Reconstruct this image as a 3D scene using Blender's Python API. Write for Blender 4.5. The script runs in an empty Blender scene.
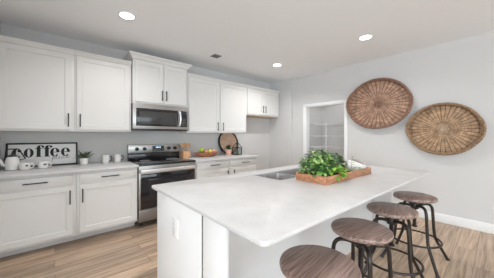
import bpy, bmesh, math, random
from mathutils import Vector, Matrix
PI = math.pi
R = random.Random(7)
S = bpy.context.scene
COL = S.collection

# ------------------------------------------------------------------ camera, world, light, exposure
YAW = math.radians(41.1)
cam_data = bpy.data.cameras.new('camera')
cam_data.sensor_width = 36.0
cam_data.lens = 220.4 / 494 * 36.0
cam_data.shift_y = (136.0 - 139.0) / 494
cam_data.clip_start = 0.05
cam = bpy.data.objects.new('camera', cam_data)
COL.objects.link(cam)
cam.location = (0, 0, 1.325)
cam.rotation_euler = (PI / 2, 0, -YAW)
S.camera = cam

S.view_settings.view_transform = 'Standard'
S.view_settings.look = 'None'
S.view_settings.gamma = 1
S.view_settings.use_curve_mapping = False
S.view_settings.exposure = 0.16
S.cycles.max_bounces = 16
S.cycles.diffuse_bounces = 8
S.cycles.glossy_bounces = 8
S.cycles.transparent_max_bounces = 16

world = bpy.data.worlds.new('sky')
S.world = world
world.use_nodes = True
bg = world.node_tree.nodes['Background']
bg.inputs['Color'].default_value = (0.80, 0.90, 1.0, 1)
bg.inputs['Strength'].default_value = 1.0


def area_light(name, loc, rot, sx, sy, watts, color):
    d = bpy.data.lights.new(name, 'AREA')
    d.shape = 'RECTANGLE'
    d.size, d.size_y, d.energy, d.color = sx, sy, watts, color
    o = bpy.data.objects.new(name, d)
    COL.objects.link(o)
    o.location, o.rotation_euler = loc, rot
    return o


# daylight entering through the windows of the great room behind and to the left
area_light('daylight_rear', (0.2, -4.75, 1.25), (PI / 2 - .08, 0, 0), 4.3, 2.1, 140, (0.88, 0.95, 1.0))
area_light('daylight_side', (-4.75, -2.3, 1.45), (0, -PI / 2 + .15, .25), 1.7, 4.0, 315, (0.88, 0.95, 1.0))
CAN_W = 7.5
CAN_COLOR = (1.0, 0.98, 0.96)

# ------------------------------------------------------------------ materials


def mat(name, color, rough=0.5, metal=0.0, var=0.04, scale=6.0, bump=0.0, bscale=60.0, coat=0.0, spec=0.5):
    m = bpy.data.materials.new(name)
    m.use_nodes = True
    nt = m.node_tree
    b = nt.nodes['Principled BSDF']
    b.inputs['Roughness'].default_value = rough
    b.inputs['Metallic'].default_value = metal
    b.inputs['Coat Weight'].default_value = coat
    b.inputs['Specular IOR Level'].default_value = spec
    tc = nt.nodes.new('ShaderNodeTexCoord')
    nz = nt.nodes.new('ShaderNodeTexNoise')
    nz.inputs['Scale'].default_value = scale
    nz.inputs['Detail'].default_value = 4
    nt.links.new(tc.outputs['Object'], nz.inputs['Vector'])
    mx = nt.nodes.new('ShaderNodeMix')
    mx.data_type = 'RGBA'
    lo = [max(0, c * (1 - var)) for c in color]
    hi = [min(1, c * (1 + var)) for c in color]
    mx.inputs[6].default_value = (*lo, 1)
    mx.inputs[7].default_value = (*hi, 1)
    nt.links.new(nz.outputs['Fac'], mx.inputs[0])
    nt.links.new(mx.outputs[2], b.inputs['Base Color'])
    if bump:
        n2 = nt.nodes.new('ShaderNodeTexNoise')
        n2.inputs['Scale'].default_value = bscale
        nt.links.new(tc.outputs['Object'], n2.inputs['Vector'])
        bp = nt.nodes.new('ShaderNodeBump')
        bp.inputs['Strength'].default_value = bump
        bp.inputs['Distance'].default_value = 0.002
        nt.links.new(n2.outputs['Fac'], bp.inputs['Height'])
        nt.links.new(bp.outputs['Normal'], b.inputs['Normal'])
    return m


def wood(name, dark, light, rough=0.5, stretch=(1, 9, 9), scale=6.0, bump=0.2):
    m = bpy.data.materials.new(name)
    m.use_nodes = True
    nt = m.node_tree
    b = nt.nodes['Principled BSDF']
    b.inputs['Roughness'].default_value = rough
    tc = nt.nodes.new('ShaderNodeTexCoord')
    mp = nt.nodes.new('ShaderNodeMapping')
    mp.inputs['Scale'].default_value = stretch
    nt.links.new(tc.outputs['Object'], mp.inputs['Vector'])
    nz = nt.nodes.new('ShaderNodeTexNoise')
    nz.inputs['Scale'].default_value = scale
    nz.inputs['Detail'].default_value = 6
    nz.inputs['Distortion'].default_value = 0.6
    nt.links.new(mp.outputs['Vector'], nz.inputs['Vector'])
    cr = nt.nodes.new('ShaderNodeValToRGB')
    cr.color_ramp.elements[0].position = 0.32
    cr.color_ramp.elements[0].color = (*dark, 1)
    cr.color_ramp.elements[1].position = 0.68
    cr.color_ramp.elements[1].color = (*light, 1)
    nt.links.new(nz.outputs['Fac'], cr.inputs['Fac'])
    nt.links.new(cr.outputs['Color'], b.inputs['Base Color'])
    bp = nt.nodes.new('ShaderNodeBump')
    bp.inputs['Strength'].default_value = bump
    bp.inputs['Distance'].default_value = 0.002
    nt.links.new(nz.outputs['Fac'], bp.inputs['Height'])
    nt.links.new(bp.outputs['Normal'], b.inputs['Normal'])
    return m


def floor_material():
    m = bpy.data.materials.new('vinyl_plank_floor')
    m.use_nodes = True
    nt = m.node_tree
    N, L = nt.nodes, nt.links
    b = N['Principled BSDF']
    b.inputs['Roughness'].default_value = 0.42
    tc = N.new('ShaderNodeTexCoord')
    br = N.new('ShaderNodeTexBrick')
    br.offset = 0.37
    br.inputs['Color1'].default_value = (0, 0, 0, 1)
    br.inputs['Color2'].default_value = (1, 1, 1, 1)
    br.inputs['Mortar'].default_value = (0.5, 0.5, 0.5, 1)
    br.inputs['Scale'].default_value = 1.0
    br.inputs['Mortar Size'].default_value = 0.0016
    br.inputs['Mortar Smooth'].default_value = 0.2
    br.inputs['Brick Width'].default_value = 1.22
    br.inputs['Row Height'].default_value = 0.174
    L.new(tc.outputs['Object'], br.inputs['Vector'])
    # grain, shifted per plank
    mp = N.new('ShaderNodeMapping')
    mp.inputs['Scale'].default_value = (0.8, 14, 1)
    L.new(tc.outputs['Object'], mp.inputs['Vector'])
    add = N.new('ShaderNodeVectorMath')
    add.operation = 'MULTIPLY_ADD'
    add.inputs[1].default_value = (7, 13, 5)
    L.new(br.outputs['Color'], add.inputs[0])
    L.new(mp.outputs['Vector'], add.inputs[2])
    nz = N.new('ShaderNodeTexNoise')
    nz.inputs['Scale'].default_value = 1.7
    nz.inputs['Detail'].default_value = 7
    nz.inputs['Roughness'].default_value = 0.6
    nz.inputs['Distortion'].default_value = 0.9
    L.new(add.outputs['Vector'], nz.inputs['Vector'])
    cr = N.new('ShaderNodeValToRGB')
    e = cr.color_ramp.elements
    e[0].position, e[0].color = 0.30, (0.245, 0.165, 0.112, 1)
    e[1].position, e[1].color = 0.72, (0.68, 0.54, 0.415, 1)
    k = e.new(0.5)
    k.color = (0.50, 0.38, 0.28, 1)
    L.new(nz.outputs['Fac'], cr.inputs['Fac'])
    tint = N.new('ShaderNodeValToRGB')
    tint.color_ramp.elements[0].color = (0.72, 0.70, 0.69, 1)
    tint.color_ramp.elements[1].color = (1.22, 1.17, 1.12, 1)
    L.new(br.outputs['Color'], tint.inputs['Fac'])
    mul = N.new('ShaderNodeMix')
    mul.data_type, mul.blend_type = 'RGBA', 'MULTIPLY'
    mul.inputs[0].default_value = 1
    L.new(cr.outputs['Color'], mul.inputs[6])
    L.new(tint.outputs['Color'], mul.inputs[7])
    seam = N.new('ShaderNodeMix')
    seam.data_type = 'RGBA'
    seam.inputs[7].default_value = (0.10, 0.07, 0.05, 1)
    L.new(br.outputs['Fac'], seam.inputs[0])
    L.new(mul.outputs[2], seam.inputs[6])
    L.new(seam.outputs[2], b.inputs['Base Color'])
    bp = N.new('ShaderNodeBump')
    bp.inputs['Strength'].default_value = 0.15
    bp.inputs['Distance'].default_value = 0.002
    L.new(nz.outputs['Fac'], bp.inputs['Height'])
    L.new(bp.outputs['Normal'], b.inputs['Normal'])
    return m


def quartz(name):
    m = bpy.data.materials.new(name)
    m.use_nodes = True
    nt = m.node_tree
    N, L = nt.nodes, nt.links
    b = N['Principled BSDF']
    b.inputs['Roughness'].default_value = 0.36
    tc = N.new('ShaderNodeTexCoord')
    n1 = N.new('ShaderNodeTexNoise')
    n1.inputs['Scale'].default_value = 5
    n1.inputs['Detail'].default_value = 6
    L.new(tc.outputs['Object'], n1.inputs['Vector'])
    n2 = N.new('ShaderNodeTexNoise')
    n2.inputs['Scale'].default_value = 160
    n2.inputs['Detail'].default_value = 2
    L.new(tc.outputs['Object'], n2.inputs['Vector'])
    c1 = N.new('ShaderNodeValToRGB')
    c1.color_ramp.elements[0].position, c1.color_ramp.elements[0].color = 0.35, (0.585, 0.585, 0.59, 1)
    c1.color_ramp.elements[1].position, c1.color_ramp.elements[1].color = 0.6, (0.645, 0.645, 0.65, 1)
    L.new(n1.outputs['Fac'], c1.inputs['Fac'])
    c2 = N.new('ShaderNodeValToRGB')
    c2.color_ramp.elements[0].position, c2.color_ramp.elements[0].color = 0.30, (0.80, 0.80, 0.80, 1)
    c2.color_ramp.elements[1].position, c2.color_ramp.elements[1].color = 0.42, (1, 1, 1, 1)
    L.new(n2.outputs['Fac'], c2.inputs['Fac'])
    mul = N.new('ShaderNodeMix')
    mul.data_type, mul.blend_type = 'RGBA', 'MULTIPLY'
    mul.inputs[0].default_value = 1
    L.new(c1.outputs['Color'], mul.inputs[6])
    L.new(c2.outputs['Color'], mul.inputs[7])
    L.new(mul.outputs[2], b.inputs['Base Color'])
    return m


def wicker(name, dark, light, spokes):
    """Woven cane: UV u runs around the tray, v from the centre outwards."""
    m = bpy.data.materials.new(name)
    m.use_nodes = True
    nt = m.node_tree
    N, L = nt.nodes, nt.links
    b = N['Principled BSDF']
    b.inputs['Roughness'].default_value = 0.6
    uv = N.new('ShaderNodeUVMap')
    br = N.new('ShaderNodeTexBrick')
    br.offset = 0.0
    br.inputs['Scale'].default_value = 1.0
    br.inputs['Brick Width'].default_value = 1.0 / spokes
    br.inputs['Row Height'].default_value = 1.0 / 13
    br.inputs['Mortar Size'].default_value = 0.0036
    br.inputs['Mortar Smooth'].default_value = 0.6
    br.inputs['Color1'].default_value = (*[c * 0.82 for c in light], 1)
    br.inputs['Color2'].default_value = (*[min(1, c * 1.15) for c in light], 1)
    br.inputs['Mortar'].default_value = (*dark, 1)
    L.new(uv.outputs['UV'], br.inputs['Vector'])
    tc = N.new('ShaderNodeTexCoord')
    nz = N.new('ShaderNodeTexNoise')
    nz.inputs['Scale'].default_value = 14
    nz.inputs['Detail'].default_value = 5
    L.new(tc.outputs['Object'], nz.inputs['Vector'])
    cr = N.new('ShaderNodeValToRGB')
    cr.color_ramp.elements[0].position, cr.color_ramp.elements[0].color = 0.3, (0.62, 0.56, 0.52, 1)
    cr.color_ramp.elements[1].position, cr.color_ramp.elements[1].color = 0.7, (1.2, 1.15, 1.1, 1)
    L.new(nz.outputs['Fac'], cr.inputs['Fac'])
    mul = N.new('ShaderNodeMix')
    mul.data_type, mul.blend_type = 'RGBA', 'MULTIPLY'
    mul.inputs[0].default_value = 1
    L.new(br.outputs['Color'], mul.inputs[6])
    L.new(cr.outputs['Color'], mul.inputs[7])
    L.new(mul.outputs[2], b.inputs['Base Color'])
    bp = N.new('ShaderNodeBump')
    bp.invert = True
    bp.inputs['Strength'].default_value = 0.7
    bp.inputs['Distance'].default_value = 0.004
    L.new(br.outputs['Fac'], bp.inputs['Height'])
    L.new(bp.outputs['Normal'], b.inputs['Normal'])
    return m


def leafy(name, stops, rough=0.45):
    m = bpy.data.materials.new(name)
    m.use_nodes = True
    nt = m.node_tree
    N, L = nt.nodes, nt.links
    b = N['Principled BSDF']
    b.inputs['Roughness'].default_value = rough
    g = N.new('ShaderNodeNewGeometry')
    cr = N.new('ShaderNodeValToRGB')
    el = cr.color_ramp.elements
    el[0].position, el[0].color = 0, (*stops[0], 1)
    el[1].position, el[1].color = 1, (*stops[-1], 1)
    for i, s in enumerate(stops[1:-1], 1):
        k = el.new(i / (len(stops) - 1))
        k.color = (*s, 1)
    L.new(g.outputs['Random Per Island'], cr.inputs['Fac'])
    L.new(cr.outputs['Color'], b.inputs['Base Color'])
    return m


def glass(name, tint=(0.9, 0.93, 0.94), refl=0.12):
    m = bpy.data.materials.new(name)
    m.use_nodes = True
    nt = m.node_tree
    N, L = nt.nodes, nt.links
    N.remove(N['Principled BSDF'])
    t = N.new('ShaderNodeBsdfTransparent')
    t.inputs['Color'].default_value = (*tint, 1)
    g = N.new('ShaderNodeBsdfGlossy')
    g.inputs['Roughness'].default_value = 0.03
    mx = N.new('ShaderNodeMixShader')
    mx.inputs[0].default_value = refl
    L.new(t.outputs[0], mx.inputs[1])
    L.new(g.outputs[0], mx.inputs[2])
    L.new(mx.outputs[0], N['Material Output'].inputs['Surface'])
    return m


def emit(name, color, strength):
    m = bpy.data.materials.new(name)
    m.use_nodes = True
    b = m.node_tree.nodes['Principled BSDF']
    b.inputs['Emission Color'].default_value = (*color, 1)
    b.inputs['Emission Strength'].default_value = strength
    b.inputs['Base Color'].default_value = (*color, 1)
    return m


M = {
    'wall': mat('wall_paint', (0.61, 0.607, 0.605), 0.75, var=0.015, scale=2, bump=0.05, bscale=250),
    'ceiling': mat('ceiling_paint', (0.885, 0.905, 0.93), 0.85, var=0.015, scale=2, bump=0.12, bscale=180),
    'trim': mat('trim_paint', (0.82, 0.83, 0.84), 0.4, var=0.01),
    'floor': floor_material(),
    'cab': mat('cabinet_paint', (0.73, 0.725, 0.715), 0.38, var=0.012, scale=3),
    'islandp': mat('island_paint', (0.82, 0.825, 0.83), 0.38, var=0.012, scale=3),
    'quartz': quartz('white_quartz'),
    'black': mat('black_metal', (0.022, 0.021, 0.021), 0.42, 0.4, var=0.1),
    'bronze': mat('dark_bronze_metal', (0.050, 0.042, 0.038), 0.38, 0.75, var=0.15, scale=18),
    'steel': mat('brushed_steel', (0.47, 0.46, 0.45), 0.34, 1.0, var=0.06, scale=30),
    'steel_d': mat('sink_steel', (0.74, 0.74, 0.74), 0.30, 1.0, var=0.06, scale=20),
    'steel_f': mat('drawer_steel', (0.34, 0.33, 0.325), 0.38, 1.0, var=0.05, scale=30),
    'chrome': mat('bright_steel', (0.92, 0.92, 0.92), 0.38, 1.0, var=0.03),
    'bglass': mat('black_glass', (0.012, 0.012, 0.015), 0.06, var=0.05, coat=0.3),
    'oglass': mat('oven_window_glass', (0.022, 0.020, 0.024), 0.10, var=0.1),
    'mglass': mat('microwave_window', (0.05, 0.05, 0.052), 0.14, var=0.06, scale=3),
    'bplastic': mat('black_plastic', (0.018, 0.018, 0.02), 0.35, var=0.1),
    'display': mat('clock_display', (0.03, 0.06, 0.10), 0.1, var=0.2),
    'digits': emit('display_digits', (0.35, 0.65, 1.0), 2.2),
    'plywood': wood('cabinet_underside_wood', (0.42, 0.28, 0.16), (0.58, 0.42, 0.27), 0.6),
    'seatwood': wood('stool_seat_wood', (0.115, 0.072, 0.060), (0.41, 0.29, 0.25), 0.36, (1.0, 17, 17), 4.0, 0.4),
    'traywood': wood('planter_wood', (0.30, 0.115, 0.055), (0.60, 0.30, 0.17), 0.5, (1.5, 10, 10), 5.0),
    'bowlwood': wood('bowl_wood', (0.30, 0.10, 0.05), (0.48, 0.20, 0.10), 0.45, (1.5, 10, 10), 5.0),
    'crockwood': wood('utensil_holder_wood', (0.62, 0.31, 0.15), (0.80, 0.47, 0.27), 0.5, (9, 9, 1.5), 5.0),
    'spoonwood': wood('spoon_wood', (0.50, 0.26, 0.12), (0.74, 0.45, 0.26), 0.5, (9, 9, 1.5), 5.0),
    'boardwood': wood('round_tray_wood', (0.44, 0.29, 0.20), (0.60, 0.42, 0.30), 0.5, (2, 9, 6), 4.0),
    'white_c': mat('white_ceramic', (0.82, 0.81, 0.79), 0.18, var=0.02),
    'greyh': mat('dark_grey_ceramic', (0.07, 0.07, 0.075), 0.25, var=0.1),
    'sign': mat('sign_board_white', (0.80, 0.80, 0.79), 0.6, var=0.02),
    'ink': mat('black_ink', (0.012, 0.012, 0.012), 0.6, var=0.05),
    'terra': mat('pink_clay', (0.72, 0.42, 0.33), 0.6, var=0.06),
    'soil': mat('dark_soil', (0.035, 0.025, 0.02), 0.9, var=0.4, scale=60, bump=0.8),
    'leaf_dark': leafy('dark_leaf', [(0.012, 0.045, 0.014), (0.03, 0.11, 0.03), (0.08, 0.22, 0.05), (0.22, 0.38, 0.14), (0.45, 0.55, 0.35)]),
    'leaf_mid': leafy('mid_leaf', [(0.02, 0.075, 0.02), (0.055, 0.18, 0.04), (0.15, 0.33, 0.07), (0.30, 0.50, 0.14), (0.45, 0.62, 0.25)]),
    'leaf_lime': leafy('lime_leaf', [(0.14, 0.33, 0.03), (0.26, 0.50, 0.05), (0.38, 0.62, 0.10)]),
    'leaf_succ': leafy('succulent_leaf', [(0.025, 0.05, 0.03), (0.07, 0.12, 0.06), (0.22, 0.28, 0.10)]),
    'leaf_pot': leafy('small_plant_leaf', [(0.02, 0.055, 0.03), (0.05, 0.11, 0.05), (0.09, 0.16, 0.08)]),
    'linen': mat('white_linen', (0.84, 0.83, 0.82), 0.85, var=0.03, bump=0.4, bscale=300),
    'taupe': mat('taupe_weave', (0.33, 0.28, 0.25), 0.85, var=0.3, scale=60, bump=0.9, bscale=140),
    'wick1': wicker('reddish_wicker', (0.150, 0.082, 0.058), (0.46, 0.30, 0.22), 38),
    'wick2': wicker('honey_wicker', (0.165, 0.100, 0.058), (0.48, 0.335, 0.21), 38),
    'cane1': wood('reddish_cane', (0.13, 0.065, 0.042), (0.36, 0.215, 0.15), 0.55, (8, 8, 8), 5.0, 0.6),
    'cane2': wood('honey_cane', (0.15, 0.085, 0.045), (0.42, 0.28, 0.165), 0.55, (8, 8, 8), 5.0, 0.6),
    'caneL': wood('pale_cane', (0.42, 0.30, 0.20), (0.56, 0.42, 0.30), 0.55, (8, 8, 8), 5.0, 0.4),
    'lens': emit('lamp_lens', (1.0, 0.97, 0.92), 9.0),
    'vent': mat('grey_vent', (0.30, 0.30, 0.30), 0.5, var=0.1),
    'ventd': mat('vent_slats_grey', (0.17, 0.17, 0.17), 0.5, var=0.1),
    'glass': glass('clear_glass'),
    'wire': mat('white_coated_wire', (0.80, 0.80, 0.80), 0.4, var=0.02),
    'apple_g': mat('green_apple_skin', (0.42, 0.55, 0.06), 0.3, var=0.25, scale=12),
    'apple_y': mat('yellow_fruit_skin', (0.78, 0.62, 0.10), 0.35, var=0.2, scale=12),
    'apple_r': mat('blushed_peach_skin', (0.80, 0.38, 0.24), 0.4, var=0.35, scale=10),
    'apple_p': mat('pink_apple_skin', (0.78, 0.36, 0.32), 0.35, var=0.25, scale=10),
    'stem': mat('fruit_stem_brown', (0.12, 0.07, 0.03), 0.7, var=0.2),
    'plate': mat('outlet_plastic', (0.86, 0.86, 0.86), 0.3, var=0.01),
    'slot': mat('outlet_slot_dark', (0.10, 0.10, 0.10), 0.5, var=0.05),
}

# ------------------------------------------------------------------ mesh helpers


class G:
    """Collects shapes for ONE mesh object."""

    def __init__(self):
        self.bm = bmesh.new()

    def _merge(self, t):
        me = bpy.data.meshes.new('tmp')
        t.to_mesh(me)
        t.free()
        self.bm.from_mesh(me)
        bpy.data.meshes.remove(me)

    def box(self, x0, x1, y0, y1, z0, z1, bev=0.0, seg=2):
        t = bmesh.new()
        bmesh.ops.create_cube(t, size=1)
        for v in t.verts:
            v.co = ((x0 + x1) / 2 + v.co.x * (x1 - x0), (y0 + y1) / 2 + v.co.y * (y1 - y0), (z0 + z1) / 2 + v.co.z * (z1 - z0))
        if bev:
            bmesh.ops.bevel(t, geom=t.edges[:], offset=bev, segments=seg, affect='EDGES', profile=0.5)
        self._merge(t)
        return self

    def poly(self, pts, faces):
        vs = [self.bm.verts.new(p) for p in pts]
        for f in faces:
            try:
                self.bm.faces.new([vs[i] for i in f])
            except ValueError:
                pass
        return self

    def loft(self, rings, closed=True, caps=True):
        vr = [[self.bm.verts.new(p) for p in r] for r in rings]
        n = len(vr[0])
        for a, b in zip(vr, vr[1:]):
            for i in range(n if closed else n - 1):
                j = (i + 1) % n
                self.bm.faces.new((a[i], a[j], b[j], b[i]))
        if caps and closed:
            self.bm.faces.new(vr[0][::-1])
            self.bm.faces.new(vr[-1])
        return self

    def lathe(self, prof, c=(0, 0, 0), n=32, sx=1.0, sy=1.0, caps=True):
        rings = []
        for r, z in prof:
            r = max(r, 1e-4)
            rings.append([(c[0] + sx * r * math.cos(2 * PI * i / n), c[1] + sy * r * math.sin(2 * PI * i / n), c[2] + z) for i in range(n)])
        return self.loft(rings, True, caps)

    def tube(self, pts, r, n=10, closed=False, caps=True):
        P = [Vector(p) for p in pts]
        m = len(P)
        rad = r if isinstance(r, (list, tuple)) else [r] * m
        rings = []
        up = None
        for i in range(m):
            if closed:
                t = (P[(i + 1) % m] - P[i - 1]).normalized()
            else:
                t = (P[min(i + 1, m - 1)] - P[max(i - 1, 0)]).normalized()
            if up is None:
                up = Vector((0, 0, 1)) if abs(t.z) < 0.9 else Vector((1, 0, 0))
            a = (up - t * up.dot(t)).normalized()
            up = a
            b = t.cross(a)
            rings.append([P[i] + (a * math.cos(2 * PI * k / n) + b * math.sin(2 * PI * k / n)) * rad[i] for k in range(n)])
        if closed:
            vr = [[self.bm.verts.new(p) for p in q] for q in rings]
            for i in range(m):
                a, b = vr[i], vr[(i + 1) % m]
                for k in range(n):
                    self.bm.faces.new((a[k], a[(k + 1) % n], b[(k + 1) % n], b[k]))
        else:
            self.loft(rings, True, caps)
        return self

    def sphere(self, c, rx, ry=None, rz=None, n=20, m=12):
        ry = rx if ry is None else ry
        rz = rx if rz is None else rz
        t = bmesh.new()
        bmesh.ops.create_uvsphere(t, u_segments=n, v_segments=m, radius=1)
        for v in t.verts:
            v.co = (c[0] + v.co.x * rx, c[1] + v.co.y * ry, c[2] + v.co.z * rz)
        self._merge(t)
        return self

    def prism(self, outline, axis, a, b):
        """Flat outline (u,v) extruded from a to b along axis x|y|z (u,v = the other two axes in order)."""
        def P(u, v, w):
            return {'x': (w, u, v), 'y': (u, w, v), 'z': (u, v, w)}[axis]
        v0 = [self.bm.verts.new(P(u, v, a)) for u, v in outline]
        v1 = [self.bm.verts.new(P(u, v, b)) for u, v in outline]
        n = len(outline)
        self.bm.faces.new(v0)
        self.bm.faces.new(v1[::-1])
        for i in range(n):
            j = (i + 1) % n
            self.bm.faces.new((v0[i], v1[i], v1[j], v0[j]))
        return self

    def strip(self, A, B, d):
        """Strip between polylines A and B (lists of (u,v)) in the local xz plane, thickness d towards -y."""
        n = len(A)
        for i in range(n - 1):
            q = [A[i], A[i + 1], B[i + 1], B[i]]
            f = [(u, -d, v) for u, v in q]
            k = [(u, 0, v) for u, v in q]
            self.poly(f + k, [(0, 1, 2, 3), (7, 6, 5, 4), (0, 4, 5, 1), (3, 2, 6, 7), (1, 5, 6, 2), (0, 3, 7, 4)])
        return self


def obj(name, g, m, parent=None, origin=None, smooth=True, angle=35):
    """Link a G as one mesh object. Vertices are in world space unless origin is None (then local to the parent)."""
    bm = g.bm
    if origin is not None:
        bmesh.ops.translate(bm, verts=bm.verts[:], vec=(-origin[0], -origin[1], -origin[2]))
    bmesh.ops.recalc_face_normals(bm, faces=bm.faces[:])
    me = bpy.data.meshes.new(name)
    bm.to_mesh(me)
    bm.free()
    if smooth:
        me.shade_smooth()
        me.set_sharp_from_angle(angle=math.radians(angle))
    me.materials.append(m)
    o = bpy.data.objects.new(name, me)
    COL.objects.link(o)
    if parent is not None:
        o.parent = parent
    return o


def thing(name, label, cat, loc=(0, 0, 0), rot=(0, 0, 0), group=None):
    o = bpy.data.objects.new(name, None)
    o.empty_display_size = 0.05
    COL.objects.link(o)
    o.location, o.rotation_euler = loc, rot
    o['label'], o['category'] = label, cat
    if group:
        o['group'] = group
    return o


def tag(o, label, cat, group=None):
    o['label'], o['category'] = label, cat
    if group:
        o['group'] = group
    return o


def struct(name, g, m, parent=None):
    o = obj(name, g, m, parent)
    if parent is None:
        o['kind'] = 'structure'
    return o


def dup(root, loc, rotz, label=None, group=None):
    r = root.copy()
    COL.objects.link(r)
    r.location = loc
    r.rotation_euler = (0, 0, rotz)
    if label:
        r['label'] = label
    if group:
        r['group'] = group
    for ch in list(root.children):
        c = ch.copy()
        COL.objects.link(c)
        c.parent = r
        for g in ch.children:
            d = g.copy()
            COL.objects.link(d)
            d.parent = c
    return r


def arc(cx, cy, r, a0, a1, n=10):
    return [(cx + r * math.cos(a0 + (a1 - a0) * i / n), cy + r * math.sin(a0 + (a1 - a0) * i / n)) for i in range(n + 1)]


def smooth_path(P, k=6):
    P = [Vector(p) for p in P]
    out = []
    for i in range(len(P) - 1):
        p0, p1, p2, p3 = P[max(i - 1, 0)], P[i], P[i + 1], P[min(i + 2, len(P) - 1)]
        for j in range(k):
            t = j / k
            out.append(0.5 * ((2 * p1) + (p2 - p0) * t + (2 * p0 - 5 * p1 + 4 * p2 - p3) * t * t + (-p0 + 3 * p1 - 3 * p2 + p3) * t ** 3))
    out.append(P[-1])
    return out


# ------------------------------------------------------------------ the room
H = 2.74           # ceiling
YW = 4.10          # cabinet wall
XR = 4.47          # basket wall
XA = 4.385         # refrigerator alcove wall
YA = 3.384         # where the alcove wall steps back to the basket wall
D0, D1, DH = 2.085, 3.005, 2.005   # pantry doorway
CT = 0.914         # countertop height
YB, XL = -4.6, -4.6

struct('floor', G().box(XL - .12, 5.62, YB - .12, YW + .12, -0.10, 0.0), M['floor'])
struct('ceiling', G().box(XL - .12, 5.62, YB - .12, YW + .12, H, H + 0.1), M['ceiling'])
struct('wall_back', G().box(XL, 4.59, YW, YW + .12, 0, H), M['wall'])
struct('wall_left', G().box(-0.63, -0.51, 2.1, YW, 0, H), M['wall'])
g = G().box(XR, XR + .12, YB, D0, 0, H).box(XR, XR + .12, D1, YA, 0, H).box(XR, XR + .12, D0, D1, DH, H)
struct('wall_right', g, M['wall'])
struct('wall_alcove', G().box(XA, XR + .12, YA, YW, 0, H), M['wall'])
# great room behind the camera: outer walls with the window openings
g = G().box(XL - .12, -2.0, YB - .12, YB, 0, H).box(2.4, XR + .12, YB - .12, YB, 0, H).box(-2.0, 2.4, YB - .12, YB, 2.3, H).box(-2.0, 2.4, YB - .12, YB, 0, .12)
struct('wall_rear', g, M['wall'])
g = G().box(XL - .12, XL, YB, -4.3, 0, H).box(XL - .12, XL, -.3, YW, 0, H).box(XL - .12, XL, -4.3, -.3, 0, .6).box(XL - .12, XL, -4.3, -.3, 2.3, H)
struct('wall_far_left', g, M['wall'])


def window_frame(name, horizontal, a0, a1, z0, z1, w, panes):
    g = G()
    t = .05
    for i in range(panes + 1):
        p = a0 + (a1 - a0) * i / panes
        lo, hi = (p - t / 2, p + t / 2) if 0 < i < panes else ((p, p + t) if i == 0 else (p - t, p))
        g.box(*((lo, hi, w, w + .06) if horizontal else (w, w + .06, lo, hi)), z0, z1)
    for z in (z0, z1 - t):
        g.box(*((a0, a1, w, w + .06) if horizontal else (w, w + .06, a0, a1)), z, z + t)
    o = struct(name, g, M['trim'])
    q = G().box(*((a0, a1, w + .025, w + .031) if horizontal else (w + .025, w + .031, a0, a1)), z0, z1)
    obj('pane', q, M['glass'], o)


window_frame('window_1', True, -2.0, 2.4, .12, 2.3, YB - .10, 4)
window_frame('window_2', False, -4.3, -.3, .6, 2.3, XL - .10, 4)

# pantry behind the doorway
g = G().box(4.59, 5.62, 3.20, 3.32, 0, H)
struct('wall_pantry_side', g, M['wall'])
struct('wall_pantry_back', G().box(5.50, 5.62, 1.70, 3.20, 0, H), M['wall'])
struct('wall_pantry_near', G().box(4.59, 5.62, 1.58, 1.70, 0, H), M['wall'])

# baseboards and doorway casing


def baseboard(name, x0, x1, y0, y1):
    g = G().box(x0, x1, y0, y1, 0, .132, .004)
    struct(name, g, M['trim'])


baseboard('baseboard_right', XR - .014, XR, YB, D0 - .062)
baseboard('baseboard_corner', XR - .014, XR, D1 + .072, YA)
baseboard('baseboard_alcove', XA - .014, XA, YA, YW)
baseboard('baseboard_back', 3.26, XA - .014, YW - .014, YW)
cw = .062
g = G().box(XR - .018, XR, D0 - cw, D0, 0, DH, .004).box(XR - .018, XR, D1, D1 + cw + .008, 0, DH, .004).box(XR - .018, XR, D0 - cw, D1 + cw + .008, DH, DH + cw, .004)
g.box(XR, XR + .12, D0, D0 + .012, 0, DH).box(XR, XR + .12, D1 - .012, D1, 0, DH).box(XR, XR + .12, D0 + .012, D1 - .012, DH - .012, DH)
struct('trim_1', g, M['trim'])

# ------------------------------------------------------------------ cabinets on the back wall
YF = 3.39          # door faces of the base cabinets
YU = 3.72          # door faces of the wall cabinets


def shaker(x0, x1, z0, z1, yf, th=.02, rail=.062, dep=.009):
    g = G()
    bm = g.bm
    g.box(x0 + .004, x1 - .004, yf + dep + .002, yf + th - .001, z0 + .004, z1 - .004)
    o = [(x0, z0), (x1, z0), (x1, z1), (x0, z1)]
    i = [(x0 + rail, z0 + rail), (x1 - rail, z0 + rail), (x1 - rail, z1 - rail), (x0 + rail, z1 - rail)]
    s = .005
    k = [(x0 + rail + s, z0 + rail + s), (x1 - rail - s, z0 + rail + s), (x1 - rail - s, z1 - rail - s), (x0 + rail + s, z1 - rail - s)]
    b = .0025
    oo = [(x0 + b, z0 + b), (x1 - b, z0 + b), (x1 - b, z1 - b), (x0 + b, z1 - b)]
    pts = [(u, yf + th, v) for u, v in o] + [(u, yf + b, v) for u, v in o] + [(u, yf, v) for u, v in oo] + [(u, yf, v) for u, v in i] + [(u, yf + dep, v) for u, v in k]
    F = []
    for r in range(4):
        for c in range(4):
            d = (c + 1) % 4
            F.append((r * 4 + c, r * 4 + d, r * 4 + 4 + d, r * 4 + 4 + c))
    F.append((16, 17, 18, 19))
    g.poly(pts, F)
    return g


def slab(x0, x1, z0, z1, yf, th=.02):
    return G().box(x0, x1, yf, yf + th, z0, z1, .003)


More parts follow.
